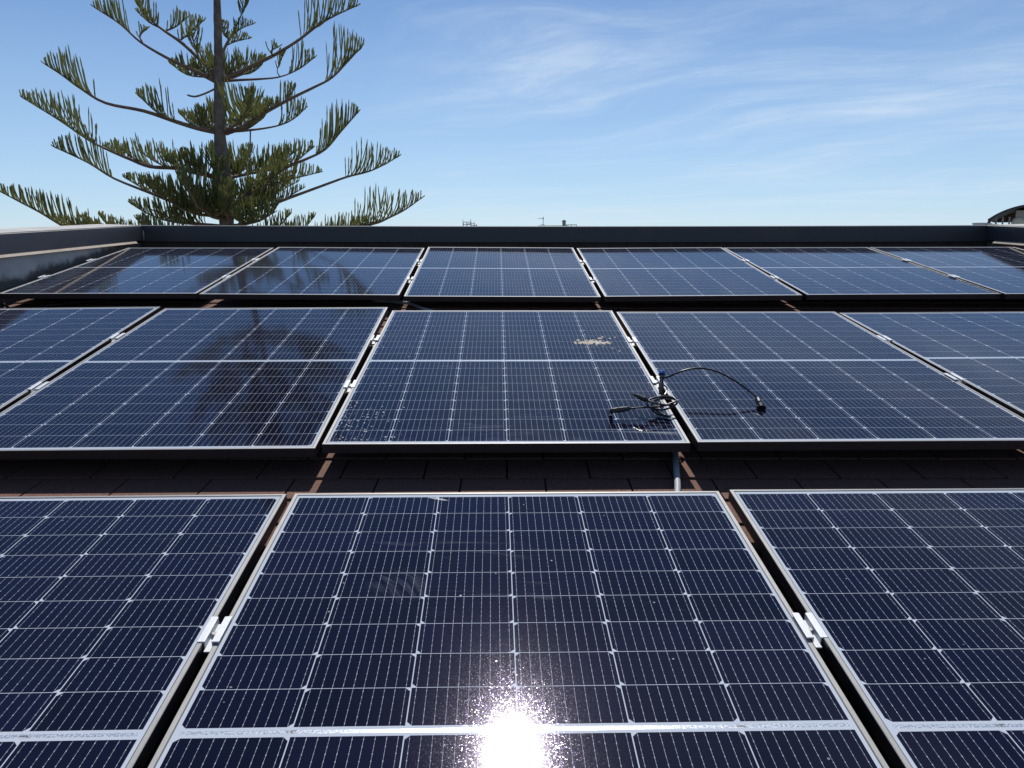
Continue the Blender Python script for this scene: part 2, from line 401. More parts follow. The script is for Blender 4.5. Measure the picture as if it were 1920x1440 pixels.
# ------------------------------------------------------------------ parapets
PD = Vector((-0.0214, 1.0, 0.0361))            # the side parapets rise gently towards the back
FY = 6.58
def parapet_side(sgn, corner_top, label):
    ct = Vector(corner_top)
    root = empty('parapet_wall', (ct.x + PD.x*(-8.4), FY-8.4, ct.z - 8.4*PD.z - 1.0))
    root.location.z = roof_z(root.location.y)
    tag(root, label, 'parapet')
    o = sgn                                        # outward direction in x
    fr, to = -8.6, 0.0
    def sweep(name, prof, m, f0=fr, f1=to):
        mb = MB(); n = len(prof); vs = []
        for tt in (f0, f1):
            c = ct + PD*tt
            vs += [(c.x + o*a, c.y, c.z + b) for a, b in prof]
        fs = [(i, (i+1) % n, n+(i+1) % n, n+i) for i in range(n)] + [tuple(range(n)), tuple(range(2*n-1, n-1, -1))]
        mb.add(vs, fs); ob = part(mb, name, m, root)
        bm = bmesh.new(); bm.from_mesh(ob.data); bmesh.ops.recalc_face_normals(bm, faces=bm.faces); bm.to_mesh(ob.data); bm.free()
        return ob
    sweep('coping', [(0, -0.118), (0, -0.003), (0.004, 0.0), (0.36, 0.008), (0.365, -0.12)], M_COPING_LIT if sgn < 0 else M_COPING)
    sweep('cap_sheet', [(0.004, 0.0015), (0.004, 0.0045), (0.352, 0.0125), (0.352, 0.0095)], M_CAP)
    sweep('drip_edge', [(-0.012, -0.1385), (0.004, -0.1185), (0.03, -0.1185), (0.03, -0.1385)], M_DRIP, f1=-0.12)
    # rendered wall under the trim, its foot on the roof
    mb = MB()
    a, bq = ct + PD*fr, ct + PD*to
    prof = []
    for c in (a, bq):
        zt = c.z - 0.139; zb = min(roof_z(c.y) - 0.10, zt - .05)
        prof += [(c.x + o*0.02, c.y, zb), (c.x + o*0.02, c.y, zt), (c.x + o*0.33, c.y, zt), (c.x + o*0.33, c.y, zb)]
    mb.add(prof, [(0, 1, 5, 4), (1, 2, 6, 5), (2, 3, 7, 6), (3, 0, 4, 7), (0, 3, 2, 1), (4, 5, 6, 7)])
    ob = part(mb, 'wall', M_RENDER, root)
    bm = bmesh.new(); bm.from_mesh(ob.data); bmesh.ops.recalc_face_normals(bm, faces=bm.faces); bm.to_mesh(ob.data); bm.free()
LC = at(265, 423, FY); RC = at(1850, 422.5, FY)
parapet_side(-1, LC, 'weathered side parapet left of the panels, grey render under a dark coping')
parapet_side(1, RC, 'side parapet right of the panels with a dark coping beside the curved canopy')
pb = empty('parapet_wall', (0.4, FY, roof_z(FY)))
tag(pb, 'long dark parapet across the far end of the roof behind the panels', 'parapet')
mb = MB()
N = 12
xs = [LC.x - 0.2 + (RC.x - LC.x + 0.4)*i/N for i in range(N+1)]
def sag(x): return -0.008*(1 - ((x - 0.42)/3.6)**2)
prof = [(0.0, -0.128), (0.0, -0.003), (0.003, 0.0), (0.33, 0.008), (0.335, -0.13)]
vs = [(x, FY + a, LC.z + sag(x) + b) for x in xs for a, b in prof]
n = len(prof)
mb.add(vs, [(i*n+k, (i+1)*n+k, (i+1)*n+(k+1) % n, i*n+(k+1) % n) for i in range(N) for k in range(n)] + [tuple(range(n)), tuple(range(N*n+n-1, N*n-1, -1))])
ob = part(mb, 'coping', M_COPING, pb)
bm = bmesh.new(); bm.from_mesh(ob.data); bmesh.ops.recalc_face_normals(bm, faces=bm.faces); bm.to_mesh(ob.data); bm.free()
mb = MB(); mb.box(LC.x - 0.1, RC.x + 0.1, FY + 0.03, FY + 0.3, roof_z(FY) - 0.15, LC.z - 0.129)
part(mb, 'wall', simple('dark bituminous upstand', (0.05, 0.038, 0.034), 0.9, 0, 0.2, 12), pb)

m = MB(); m.tube([(LC.x + .012, FY - .006, LC.z - .035), (LC.x + .014, FY - .007, LC.z - .07), (LC.x + .013, FY - .006, LC.z - .118)], [.004, .009, .006], 6); part(m, 'sealant', simple('grey sealant', (0.30, 0.29, 0.28), 0.7), pb, smooth=True)

# ------------------------------------------------------------------ solar panels
PANELS = {
'A1': (-1.1240, 0.2526, -0.8948, 0.02359, 0.12770, -0.00214), 'A2': (0.0300, 0.2865, -0.9012, 0.02365, 0.13092, 0.00212),
'A3': (1.1846, 0.3021, -0.9047, 0.02125, 0.13618, 0.00176),
'B1': (-2.3277, 2.2780, -0.6524, 0.02176, 0.16694, -0.00905), 'B2': (-1.1699, 2.2945, -0.6436, 0.02068, 0.16110, -0.00298),
'B3': (-0.0152, 2.3199, -0.6313, 0.01983, 0.14386, 0.00194), 'B4': (1.1369, 2.3228, -0.6242, 0.01854, 0.13585, -0.00013),
'B5': (2.2761, 2.3566, -0.6036, 0.00098, 0.12053, -0.00666),
'C1': (-2.4013, 4.5290, -0.3346, 0.02802, 0.13625, 0.00074), 'C2': (-1.2127, 4.4573, -0.3350, 0.02138, 0.13821, 0.00691),
'C3': (-0.0541, 4.4974, -0.3496, 0.01981, 0.14714, 0.00513), 'C4': (1.0966, 4.4708, -0.3432, 0.01473, 0.14170, -0.00581),
'C5': (2.2521, 4.4745, -0.3346, 0.02314, 0.13815, -0.00287), 'C6': (3.3754, 4.4554, -0.3294, 0.01759, 0.13716, -0.00167)}
LABELS = {
'A1': 'front row solar panel at the left edge of the picture, cut by the frame',
'A2': 'front row middle solar panel with the bright sun glint and wiped streaks',
'A3': 'front row solar panel at the right edge, right of the one with the sun glint',
'B1': 'middle row solar panel at the left end, mostly outside the picture',
'B2': 'middle row solar panel carrying the dark reflection of the tree',
'B3': 'middle row solar panel with the bird dropping and dried water spots',
'B4': 'middle row solar panel under the arching black cable',
'B5': 'middle row solar panel at the right end, cut off by the picture edge',
'C1': 'back row solar panel beside the weathered left parapet',
'C2': 'back row solar panel second from the left, with blurred tree reflection',
'C3': 'back row solar panel third from the left, narrow end straight ahead above the spotted panel',
'C4': 'back row solar panel third from the right, behind the bird dropping',
'C5': 'back row solar panel second from the right, plain blue reflection',
'C6': 'back row solar panel at the right end beside the right parapet'}
def Mpanel(k):
    x, y, z, yaw, sl, ro = PANELS[k]
    return Matrix.Translation((x, y, z)) @ Matrix.Rotation(yaw, 4, 'Z') @ Matrix.Rotation(sl, 4, 'X') @ Matrix.Rotation(ro, 4, 'Y')
def ring(mb, prof, closed=True):
    """sweep a profile (inset, z) round the rectangle of the panel with mitred corners"""
    n = len(prof); vs = []
    for (sx, sy) in ((-1, 0), (1, 0), (1, 1), (-1, 1)):
        for o_, z_ in prof: vs.append((sx*(HW - o_), (L - o_) if sy else o_, z_))
    m = n if closed else n-1
    mb.add(vs, [(c*n+i, ((c+1) % 4)*n+i, ((c+1) % 4)*n+(i+1) % n, c*n+(i+1) % n) for c in range(4) for i in range(m)])
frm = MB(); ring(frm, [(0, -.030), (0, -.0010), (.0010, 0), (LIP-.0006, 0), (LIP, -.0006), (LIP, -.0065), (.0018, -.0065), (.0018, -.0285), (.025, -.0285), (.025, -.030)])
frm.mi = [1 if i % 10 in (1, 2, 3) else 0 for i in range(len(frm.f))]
gsk = MB(); ring(gsk, [(LIP-.0002, -.0040), (LIP-.0002, -.0009), (LIP+.0016, -.0013), (LIP+.0016, -.0040)])
gls = MB(); gls.box(-HW+LIP-.004, HW-LIP+.004, LIP-.004, L-LIP+.004, -.0060, -.0016)
jb = MB(); jb.box(-.10, .10, L/2-.02, L/2+.04, -.024, -.0062)
protos = {}
for k in PANELS:
    root = empty('solar_panel', (0, 0, 0)); root.matrix_world = Mpanel(k)
    tag(root, LABELS[k], 'solar panel', {'A': 'solar panels of the front row', 'B': 'solar panels of the middle row', 'C': 'solar panels of the back row'}[k[0]])
    if not protos:
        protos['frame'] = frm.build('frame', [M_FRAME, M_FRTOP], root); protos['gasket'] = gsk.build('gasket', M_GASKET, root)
        protos['glass'] = gls.build('glass', M_CELL, root); protos['junction_box'] = jb.build('junction_box', M_PLASTIC, root)
        for o in protos.values():
            bm = bmesh.new(); bm.from_mesh(o.data); bmesh.ops.recalc_face_normals(bm, faces=bm.faces); bm.to_mesh(o.data); bm.free()
        for o in protos.values():
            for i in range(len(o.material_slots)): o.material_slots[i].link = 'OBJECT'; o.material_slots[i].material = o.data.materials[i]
    else:
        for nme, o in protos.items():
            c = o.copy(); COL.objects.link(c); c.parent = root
            if nme == 'glass': c.material_slots[0].material = {'B3': M_CELL_SPOT, 'A2': M_CELL_SMEAR}.get(k, M_CELL)

# ------------------------------------------------------------------ clamps and rails
cw = MB()
for s in (-1, 1):
    x0, x1 = sorted((s*0.0085, s*0.0205))
    cw.add([(x0, -.040, .0008), (x1, -.040, .0008), (x1, .040, .0008), (x0, .040, .0008),
            (x0, -.040, .0040), (x1, -.040, .0040), (x1, .040, .0040), (x0, .040, .0040)],
           [(0, 3, 2, 1), (4, 5, 6, 7), (0, 1, 5, 4), (1, 2, 6, 5), (2, 3, 7, 6), (3, 0, 4, 7)])
    xa, xb = sorted((s*0.0062, s*0.0090)); cw.box(xa, xb, -.0395, .0395, -.013, .0036)
cw.box(-.0062, .0062, -.052, .034, -.0125, -.0098)
bo = MB(); bo.tube([(0, -.004, -.0098), (0, -.004, -.0030)], .0058, 6); bo.tube([(0, -.004, -.028), (0, -.004, -.0125)], .003, 6)
clamp_proto = None
def clamp(kL, kR, v, label):
    global clamp_proto
    pts = []
    if kL: pts.append(Mpanel(kL) @ Vector((HW, v, 0)))
    if kR: pts.append(Mpanel(kR) @ Vector((-HW, v, 0)))
    ref = Mpanel(kL or kR).to_3x3()
    if len(pts) == 2:
        pos = (pts[0]+pts[1])/2
        xa = (pts[1]-pts[0]).normalized(); ya = (ref @ Vector((0, 1, 0))).normalized()
        xa = (ref @ Vector((1, 0, 0))).normalized()
        za = xa.cross(ya).normalized(); ya = za.cross(xa)
        R = Matrix((xa, ya, za)).transposed().to_4x4()
    else:
        pos = pts[0] + ref @ Vector((-0.0095 if kR else 0.0095, 0, 0)); R = ref.to_4x4()
    root = empty('clamp', (0, 0, 0)); root.matrix_world = Matrix.Translation(pos) @ R
    tag(root, label, 'clamp', 'aluminium clamps between the solar panels')
    if clamp_proto is None:
        a = cw.build('bracket', M_CLAMP, root, bevel=0.0006); b = bo.build('bolt', M_BOLT, root); clamp_proto = (a, b)
    else:
        for o in clamp_proto:
            c = o.copy(); COL.objects.link(c); c.parent = root
nm = {'A2': 'the panel with the sun glint', 'B2': 'the tree-reflecting panel', 'B3': 'the spotted panel', 'B4': 'the panel under the arching cable'}
clamp('A1', 'A2', 1.130, 'large silver clamp left of the front panel with the sun glint')
clamp('A2', 'A3', 1.125, 'large silver clamp right of the front panel with the sun glint')
def pair(a, b, va, vb, txt):
    clamp(a, b, va, 'nearer silver clamp ' + txt); clamp(a, b, vb, 'farther silver clamp ' + txt)
pair('B1', 'B2', .566, 1.209, 'on the gap left of the tree-reflecting middle panel')
pair('B2', 'B3', .564, 1.180, 'on the gap left of the spotted middle panel')
pair('B3', 'B4', .600, 1.168, 'on the gap between the bird dropping panel and the cable panel')
pair('B4', 'B5', .608, 1.188, 'on the gap at the right end of the middle row')
pair(None, 'C1', .513, 1.137, 'on the outer edge of the back panel beside the left parapet')
pair('C1', 'C2', .509, 1.150, 'between the first and second back panels from the left')
pair('C2', 'C3', .495, 1.122, 'between the second and third back panels from the left')
pair('C3', 'C4', .505, 1.129, 'between the two middle back panels')
pair('C4', 'C5', .512, 1.124, 'between the third and second back panels from the right')
pair('C5', 'C6', .520, 1.121, 'between the last two back panels at the right')

def rail(a, b, v, label):
    p0 = Mpanel(a) @ Vector((-HW-.02, v, 0)); p1 = Mpanel(b) @ Vector((HW+.02, v, 0))
    n_ = (Mpanel(a).to_3x3() @ Vector((0, 0, 1))).normalized()
    xa = (p1-p0).normalized(); ya = n_.cross(xa).normalized(); za = xa.cross(ya)
    root = empty('mounting_rail', p0); root.matrix_world = Matrix.Translation(p0) @ Matrix((xa, ya, za)).transposed().to_4x4()
    tag(root, label, 'rail', 'mounting rails under the panels')
    ln = (p1-p0).length
    m = MB(); m.box(0, ln, -.017, .017, -.062, -.036); m.build('rail', M_ALU, root)
    x = 0.25
    while x < ln:
        f = MB(); f.box(x-.03, x+.03, -.045, .045, -.115, -.0622); f.build('foot', M_BOLT, root); x += 1.154
for a, b, vs_, r_ in (('A1', 'A3', (.50, 1.128), 'front'), ('B1', 'B5', (.585, 1.185), 'middle'), ('C1', 'C6', (.508, 1.13), 'back')):
    rail(a, b, vs_[0], 'nearer aluminium rail hidden under the %s row of panels' % r_)
    rail(a, b, vs_[1], 'farther aluminium rail hidden under the %s row of panels' % r_)

# ------------------------------------------------------------------ cables and conduits
def onp(k, px, py, hh):
    """point hh above panel k seen at photo pixel (px,py)"""
    M = Mpanel(k); c = M.translation; n_ = (M.to_3x3() @ Vector((0, 0, 1))).normalized()
    r = at(px, py, 1.0); t_ = ((c + n_*hh).dot(n_))/r.dot(n_); return r*t_
def connector(mb, a, b, prof, n=10):
    a, b = Vector(a), Vector(b); d = b-a
    mb.tube([a + d*t_ for t_, r_ in prof], [r_ for t_, r_ in prof], n)
# lead standing up in an arc over the panel right of the gap
c0 = onp('B4', 1241, 703, .050); c1 = onp('B4', 1239, 738, .004)
e0 = onp('B4', 1420, 747, .022); e1 = onp('B4', 1428, 765, .006)
root = empty('cable', c1); tag(root, 'black cable arching above the panel from a blue capped plug to a round connector', 'cable')
m = MB(); arc = [c0 + Vector((.004, 0, -.012)), onp('B4', 1252, 707, .053), onp('B4', 1275, 697, .075), onp('B4', 1300, 691, .085), onp('B4', 1325, 691.5, .085), onp('B4', 1350, 699, .078), onp('B4', 1378, 714, .062), onp('B4', 1402, 731, .040), e0]
m.tube(spline(arc, 6), .0036, 8); part(m, 'lead', M_CABLE, root, smooth=True)
m = MB(); connector(m, c1, c0, [(0, .007), (.25, .0095), (.5, .0098), (.52, .0078), (.8, .0078), (.82, .0092), (1, .0092)])
m.tube(spline([c0.lerp(c1, .55) + Vector((.008, 0, 0)), c0.lerp(c1, .7) + Vector((.021, 0, 0)), c0.lerp(c1, 1.05) + Vector((.013, -.01, .002)), c1 + Vector((-.004, -.012, .003))], 5), .0028, 6)
part(m, 'plug', M_PLASTIC, root)
m = MB(); d = (c0-c1).normalized(); m.tube([c0 + d*.0003, c0 + d*.010, c0 + d*.013], [.0120, .0132, .0115], 10); part(m, 'cap', M_BLUE, root)
m = MB(); connector(m, e0, e1, [(0, .006), (.1, .010), (.45, .0105), (.5, .007), (.62, .007), (.66, .013), (1, .012)]); part(m, 'connector', M_PLASTIC, root)
m = MB(); x_ = e0.lerp(e1, .8); m.tube([x_ + Vector((-.014, -.002, -.002)), x_ + Vector((.016, -.004, -.004))], .007, 8); part(m, 'gland', M_PLASTIC, root)
# coiled lead lying across the gap
f0 = onp('B3', 1145, 770.5, .026); f1 = onp('B3', 1180, 766, .030)
g0 = onp('B3', 1185, 738, .056); g1 = onp('B3', 1214, 751, .050)
root = empty('cable', onp('B3', 1242, 775, 0)); tag(root, 'black cable coiled across the gap between panels with two plugs pointing left', 'cable')
loop = [f1, onp('B3', 1212, 763.5, .032), onp('B3', 1240, 762, .032), onp('B3', 1258, 756, .040), onp('B3', 1268, 752, .044), onp('B3', 1262, 745.5, .046), onp('B3', 1242, 743.5, .048), onp('B3', 1220, 748, .044), onp('B3', 1213.5, 757, .034), onp('B3', 1222, 766, .022), onp('B3', 1244, 768, .022), onp('B3', 1262, 762, .030), onp('B3', 1270, 754, .038), onp('B3', 1262, 748, .042), onp('B3', 1242, 747, .042), onp('B3', 1226, 753, .034), onp('B3', 1222, 765, .020), onp('B3', 1232, 776, .008), onp('B3', 1256, 782, .0045), onp('B3', 1250, 780, .0045), onp('B3', 1234, 772, .010), onp('B3', 1224, 763, .026), onp('B3', 1240, 761, .034), onp('B3', 1256, 759, .038), onp('B3', 1250, 759.5, .040), onp('B3', 1232, 757, .046), g1]
m = MB(); m.tube(spline(loop, 5), .0034, 8); part(m, 'lead', M_CABLE, root, smooth=True)
m = MB(); connector(m, f0, f1, [(0, .0095), (.10, .0098), (.11, .0078), (.2, .0085), (.35, .0095), (.5, .0088), (.7, .0095), (.72, .0082), (.9, .0082), (1, .005)])
fd = onp('B3', 1145, 775, .004); m.tube([f0 + (f1-f0)*.06, fd], [.007, .006], 8); part(m, 'plug', M_PLASTIC, root)
m = MB(); connector(m, g0, g1, [(0, .003), (.2, .0032), (.22, .0062), (.42, .0065), (.44, .0085), (.85, .0092), (.9, .0075), (1, .005)]); part(m, 'plug', M_PLASTIC, root)

def roof_pt(px, py, hh):
    r = at(px, py, 1.0); t_ = (R0 - 2.32*RS + hh)/(r.z - RS*r.y); return r*t_
def conduit(pts, rad, label, corr=True):
    pts = spline(pts, 14); m = MB(); rr = [rad*(1.06 if i % 2 else .95) for i in range(len(pts))] if corr else rad
    m.tube(pts, rr, 10); o = m.build('conduit', M_CONDUIT, None, smooth=True); tag(o, label, 'conduit'); return o
conduit([roof_pt(1262, 820, .014), roof_pt(1266, 846, .014), roof_pt(1268, 880, .014), roof_pt(1270.5, 911, .013), roof_pt(1269, 940, .013)], .0098, 'grey conduit on the shingles between the front and middle rows', False)
conduit([roof_pt(700, 563, .012), roof_pt(762, 568, .012), roof_pt(782, 574, .012), roof_pt(800, 581, .012), roof_pt(850, 592, .012)], .010, 'thin grey conduit crossing the roof below the third back panel', False)
m = MB(); m.tube(spline([roof_pt(-30, 556, .02), roof_pt(0, 567, .012), roof_pt(9, 572, .02), roof_pt(16, 577, .012), roof_pt(40, 590, .012)], 8), .008, 8)
tag(m.build('cable', M_CABLE, None, smooth=True), 'black cable on the shingles at the left picture edge below the back row', 'cable')
m = MB(); m.tube(spline([roof_pt(40, 572, .012), roof_pt(80, 573.5, .014), roof_pt(125, 569, .016), roof_pt(180, 564, .014), roof_pt(240, 559, .012)], 8), .007, 8)
tag(m.build('cable', M_CABLE, None, smooth=True), 'dark cable curving through the shade under the first back panel', 'cable')

# bird dropping: an irregular crust on the spotted panel
M = Mpanel('B3'); ctr = M.inverted() @ onp('B3', 1110, 641.5, 0)
M_DROP = simple('dried bird dropping', (0.52, 0.53, 0.52), 0.85, 0, 0, 38, 0.4, 120, col2=(0.40, 0.31, 0.18), detail=3.0)
bd = MB()
def splat(x, y, rx, ry, hgt):
    n_ = 14; ph = random.random()*9
    pr = [1 + .28*math.sin(3*a_+ph) + .2*math.sin(5*a_+2*ph) + random.uniform(-.12, .12) for a_ in [2*PI*i/n_ for i in range(n_)]]
    vs = [(x + rx*r_*pr[i]*math.cos(2*PI*i/n_), y + ry*r_*pr[i]*math.sin(2*PI*i/n_), -.0017 + hz) for r_, hz in ((1, 0), (.8, hgt), (.4, hgt*1.2)) for i in range(n_)]
    vs.append((x, y, -.0017 + hgt*1.2))
    bd.add(vs, [(j*n_+i, j*n_+(i+1) % n_, (j+1)*n_+(i+1) % n_, (j+1)*n_+i) for j in range(2) for i in range(n_)] + [(2*n_+i, 2*n_+(i+1) % n_, 3*n_) for i in range(n_)])
px_m = 0.00222                                     # metres per photo pixel at this distance
rb_ = random.Random(3)
spl = [(-14, 0, 6, 8), (2, 4, 8, 11), (13, 1, 7, 10), (-23, -2, 5, 7), (23, -3, 6, 8), (-5, -4, 5, 7), (31, 2, 3.5, 6), (-26, 17, 3.5, 5), (19, 30, 4, 5), (26, 40, 3, 4), (40, 30, 2.2, 3.5), (52, 38, 1.8, 3), (6, -22, 1.6, 2.5), (20, -26, 1.4, 2.5), (-14, 84, 1.4, 2.5), (-6, 92, 1.4, 2.5), (-8, 60, 1.2, 2.5), (36, -42, 1.8, 2.5), (46, -60, 2.0, 2.5)]
for k in range(26):
    a_, q_ = rb_.uniform(0, 6.28), rb_.uniform(.55, 1.35); z_ = rb_.uniform(.8, 3.2)
    spl.append((30*q_*math.cos(a_), 14*q_*math.sin(a_), z_, z_*1.3))
for k in range(22):
    spl.append((rb_.gauss(5, 38), rb_.gauss(-15, 55), rb_.uniform(.5, 1.1), rb_.uniform(.8, 1.6)))
for (ox, oy, rx, ry) in spl:
    g_ = 1.15 if rx > 4.5 else 1.1
    splat(ctr.x + ox*px_m, ctr.y + oy*px_m, rx*px_m*g_, ry*px_m*g_, .0009)
bo_ = bd.build('bird_dropping', M_DROP); bo_.matrix_world = M
tag(bo_, 'splattered white and ochre bird dropping on the middle solar panel', 'bird dropping')

# ------------------------------------------------------------------ Norfolk Island pine
TY = 14.0
tree = empty('pine_tree', (at(425, 420, TY).x - .03, TY, GZ))
tag(tree, 'tall tiered pine tree with upswept branches behind the far left of the roof', 'tree')
PXM = TY/F_PX*1.0                                  # metres per photo pixel near the tree
trunk_px = [(444, 1060, 27), (436, 760, 22), (429, 520, 17), (424, 400, 15), (420, 330, 13.5), (415, 285, 12.5), (412, 245, 11.5), (411, 150, 9.5), (409, 80, 8), (407, 0, 7), (403, -140, 5.5), (400, -300, 3.6), (398, -420, 1.6)]
tp = [at(x, y, TY) for x, y, r in trunk_px]; tr_ = [r*PXM*.88 for x, y, r in trunk_px]
m = MB(); pts = spline(tp, 5); rads = []
for i in range(len(tp)-1):
    for k in range(5): rads.append(tr_[i] + (tr_[i+1]-tr_[i])*k/5)
rads.append(tr_[-1]); rads = [r*random.uniform(.94, 1.07) for r in rads]
m.tube(pts, rads, 12); part(m, 'trunk', M_BARK, tree, smooth=True)
def trunk_at(py):
    for (a, b) in zip(trunk_px, trunk_px[1:]):
        if b[1] <= py <= a[1]:
            t_ = (a[1]-py)/(a[1]-b[1]); return at(a[0]+(b[0]-a[0])*t_, py, TY)
    return tp[-1]
UP = Vector((0, 0, 1))
def rope(mb, p, d, ln, rad, curl):
    """one cord-like branchlet: leaves along d and bends up"""
    pts = [p]; n_ = 7; d = d.normalized(); step = ln/n_
    for i in range(n_):
        d = (d + UP*curl*.75*(1 - i/n_*.5) + Vector((random.uniform(-.05, .05), random.uniform(-.05, .05), 0))).normalized()
        p = p + d*step; pts.append(p)
    mb.tube(pts, [rad*(.9 if i % 2 else 1.1)*random.uniform(.9, 1.1)*(1 if i < n_ else .4) for i in range(n_+1)], 4, False)
def comb(mb, line, s0, lmax, dens=20.0, wide=0.75, tipmin=.14, fwd=.45, rad=.0108, grow=.16):
    """two rows of branchlets along a branch from fraction s0 to its tip, longest near the inner end"""
    line = [Vector(q) for q in line]; seg = [(b-a).length for a, b in zip(line, line[1:])]; tot = sum(seg)
    ln = tot*(1-s0); n_ = max(5, int(ln*dens*2))
    for i in range(n_):
        s = s0 + (1-s0)*(i + random.uniform(-.3, .3))/n_; s = min(max(s, 0), .995)
        d_ = s*tot; j = 0
        while j < len(seg)-1 and d_ > seg[j]: d_ -= seg[j]; j += 1
        p = line[j].lerp(line[j+1], min(1, d_/seg[j])); t_ = (line[j+1]-line[j]).normalized()
        lat = t_.cross(UP)
        lat = lat.normalized() if lat.length > .05 else Vector((1, 0, 0))
        f = (s-s0)/(1-s0)
        prof_ = (tipmin + (1-tipmin)*(1-f)**.85)*min(1.0, .45 + f/grow*.55)
        if random.random() < .10: prof_ *= random.uniform(.4, .8)
        sd_ = -1 if i % 2 else 1
        dirv = lat*sd_*wide*random.uniform(.35, 1.25) + t_*fwd*random.uniform(.6, 1.3) + UP*random.uniform(-.12, .55)
        rope(mb, p, dirv, 1.6*lmax*prof_*random.uniform(.8, 1.12), rad*random.uniform(.85, 1.1), random.uniform(.40, .75))
    rope(mb, line[-1] - (line[-1]-line[-2])*.3, (line[-1]-line[-2]), .10, rad, .05)
nb = [0]
def limb(line, r0, sprays, smooth_n=4):
    """a branch and its foliage: sprays are (line or None for the limb itself, start, length of branchlets[, density])"""
    r0 *= .85; line = spline(line, smooth_n); n_ = len(line)
    m = MB(); m.tube(line, [r0*(1 - .86*i/(n_-1)) for i in range(n_)], 7, False)
    fol = MB()
    for sp_ in sprays:
        ln_, s0, lm = sp_[:3]; kw = sp_[3] if len(sp_) > 3 else {}
        if ln_ is None: comb(fol, line, s0, lm, **kw)
        else:
            l2 = spline(ln_, 3); m.tube(l2, [r0*.42*(1 - .7*i/(len(l2)-1)) for i in range(len(l2))], 5, False); comb(fol, l2, s0, lm, **kw)
    b = part(m, 'branch', M_LIMB, tree, smooth=True)
    f = fol.build('foliage', M_LEAF, b, smooth=True); f.matrix_parent_inverse = Matrix.Identity(4)
    nb[0] += 1
def T(pl, dep):
    """photo polyline of a limb -> world points; depth offset grows to dep (metres, + away) at the tip"""
    n_ = len(pl); return [at(x, y, TY + dep*i/(n_-1)) for i, (x, y) in enumerate(pl)]
def T2(pl, d0, d1):
    n_ = len(pl); return [at(x, y, TY + d0 + (d1-d0)*i/(n_-1)) for i, (x, y) in enumerate(pl)]
# limbs as they stand in the photograph, left side
limb(T([(403, 152), (360, 130), (320, 112), (265, 80), (225, 45), (177, 14)], -.9), .045,
     [(None, .70, .42), (T2([(268, 82), (262, 66), (275, 55)], -.6, -.7), .3, .16), (T2([(390, 145), (350, 140), (318, 118)], -.1, .5), .2, .32), (T2([(395, 148), (385, 118), (372, 96)], 0, -.3), .2, .34)])
limb(T([(406, 142), (375, 112), (340, 80), (300, 52), (268, 22), (245, -22)], 1.1), .050,
     [(None, .62, .34), (T2([(335, 78), (358, 60), (382, 38)], .6, .3), .05, .30), (T2([(310, 58), (330, 50), (352, 32)], .8, .9), .05, .30), (T2([(300, 52), (280, 42), (258, 22)], .8, .4), .1, .26), (T2([(375, 112), (365, 85), (360, 60)], .3, .0), .2, .3)])
limb(T([(404, 247), (370, 240), (330, 228), (270, 208), (198, 193), (150, 165), (115, 140), (85, 121)], -.8), .055,
     [(None, .70, .50), (T2([(335, 229), (300, 215), (258, 178)], -.2, -.6), .05, .44), (T2([(400, 246), (365, 238), (336, 212)], 0, .5), .1, .30), (T2([(390, 246), (375, 225), (380, 205)], 0, -.3), .1, .26)])
limb(T([(408, 335), (370, 322), (330, 315), (280, 312), (240, 297), (200, 280), (165, 262), (110, 225), (40, 182)], .7), .055,
     [(None, .60, .52), (T2([(290, 312), (255, 300), (228, 280)], .4, .2), .05, .40), (T2([(250, 302), (230, 292), (195, 274)], .4, .8), .1, .28), (T2([(340, 317), (300, 308), (262, 284)], .2, -.4), .05, .42), (T2([(385, 330), (340, 318), (300, 285)], .1, .9), .05, .40)])
limb(T([(410, 400), (370, 392), (330, 381), (290, 365), (215, 335), (165, 305), (102, 276)], -1.3), .050,
     [(None, .66, .46), (T2([(330, 381), (280, 360), (232, 332)], -.6, -.2), .05, .34), (T2([(370, 392), (320, 372), (280, 340)], -.3, -1.2), .05, .40)])
limb(T([(412, 500), (330, 492), (230, 475), (150, 440), (112, 420), (75, 398), (36, 378), (-6, 356)], -.5), .055,
     [(None, .54, .50), (T2([(230, 476), (190, 450), (150, 405)], -.3, .2), .05, .36), (T2([(260, 480), (220, 440), (185, 402)], -.2, .6), .05, .34), (T2([(330, 490), (270, 455), (225, 420)], -.1, -.6), .05, .40)])
# right side
limb(T([(416, 150), (450, 135), (480, 120), (520, 100), (560, 75), (600, 45), (635, 26), (669, 11)], -.7), .050,
     [(None, .60, .58), (T2([(512, 104), (508, 96), (522, 88)], -.4, -.3), .2, .16), (T2([(420, 148), (440, 130), (462, 118)], -.1, .3), .2, .24)])
limb(T([(418, 152), (450, 150), (490, 148), (525, 144), (560, 130), (590, 108)], .9), .032,
     [(None, .66, .42), (T2([(525, 144), (520, 130), (535, 95)], .6, .5), .3, .2)])
limb(T([(424, 250), (455, 238), (490, 215), (545, 185), (590, 163), (622, 146), (650, 118), (678, 88)], -.6), .048,
     [(None, .70, .60), (T2([(500, 210), (535, 190), (553, 165)], -.2, .1), .2, .34), (T2([(455, 236), (485, 220), (510, 190)], 0, -.5), .1, .36)])
limb(T([(426, 247), (460, 245), (500, 240), (530, 233), (552, 222), (572, 204)], .8), .030,
     [(None, .58, .44), (T2([(455, 245), (475, 236), (500, 212)], .1, .4), .1, .34)])
limb(T([(421, 246), (440, 235), (458, 215), (470, 180)], -1.9), .036, [(None, .25, .52)])
limb(T([(430, 395), (460, 368), (500, 335), (545, 310), (575, 298), (610, 280), (640, 246), (672, 210)], .6), .055,
     [(None, .62, .60), (T2([(505, 333), (545, 310), (588, 276)], .2, -.2), .05, .44), (T2([(480, 352), (530, 340), (604, 322)], .2, .8), .15, .36), (T2([(460, 368), (500, 345), (540, 310)], .1, -.6), .05, .44)])
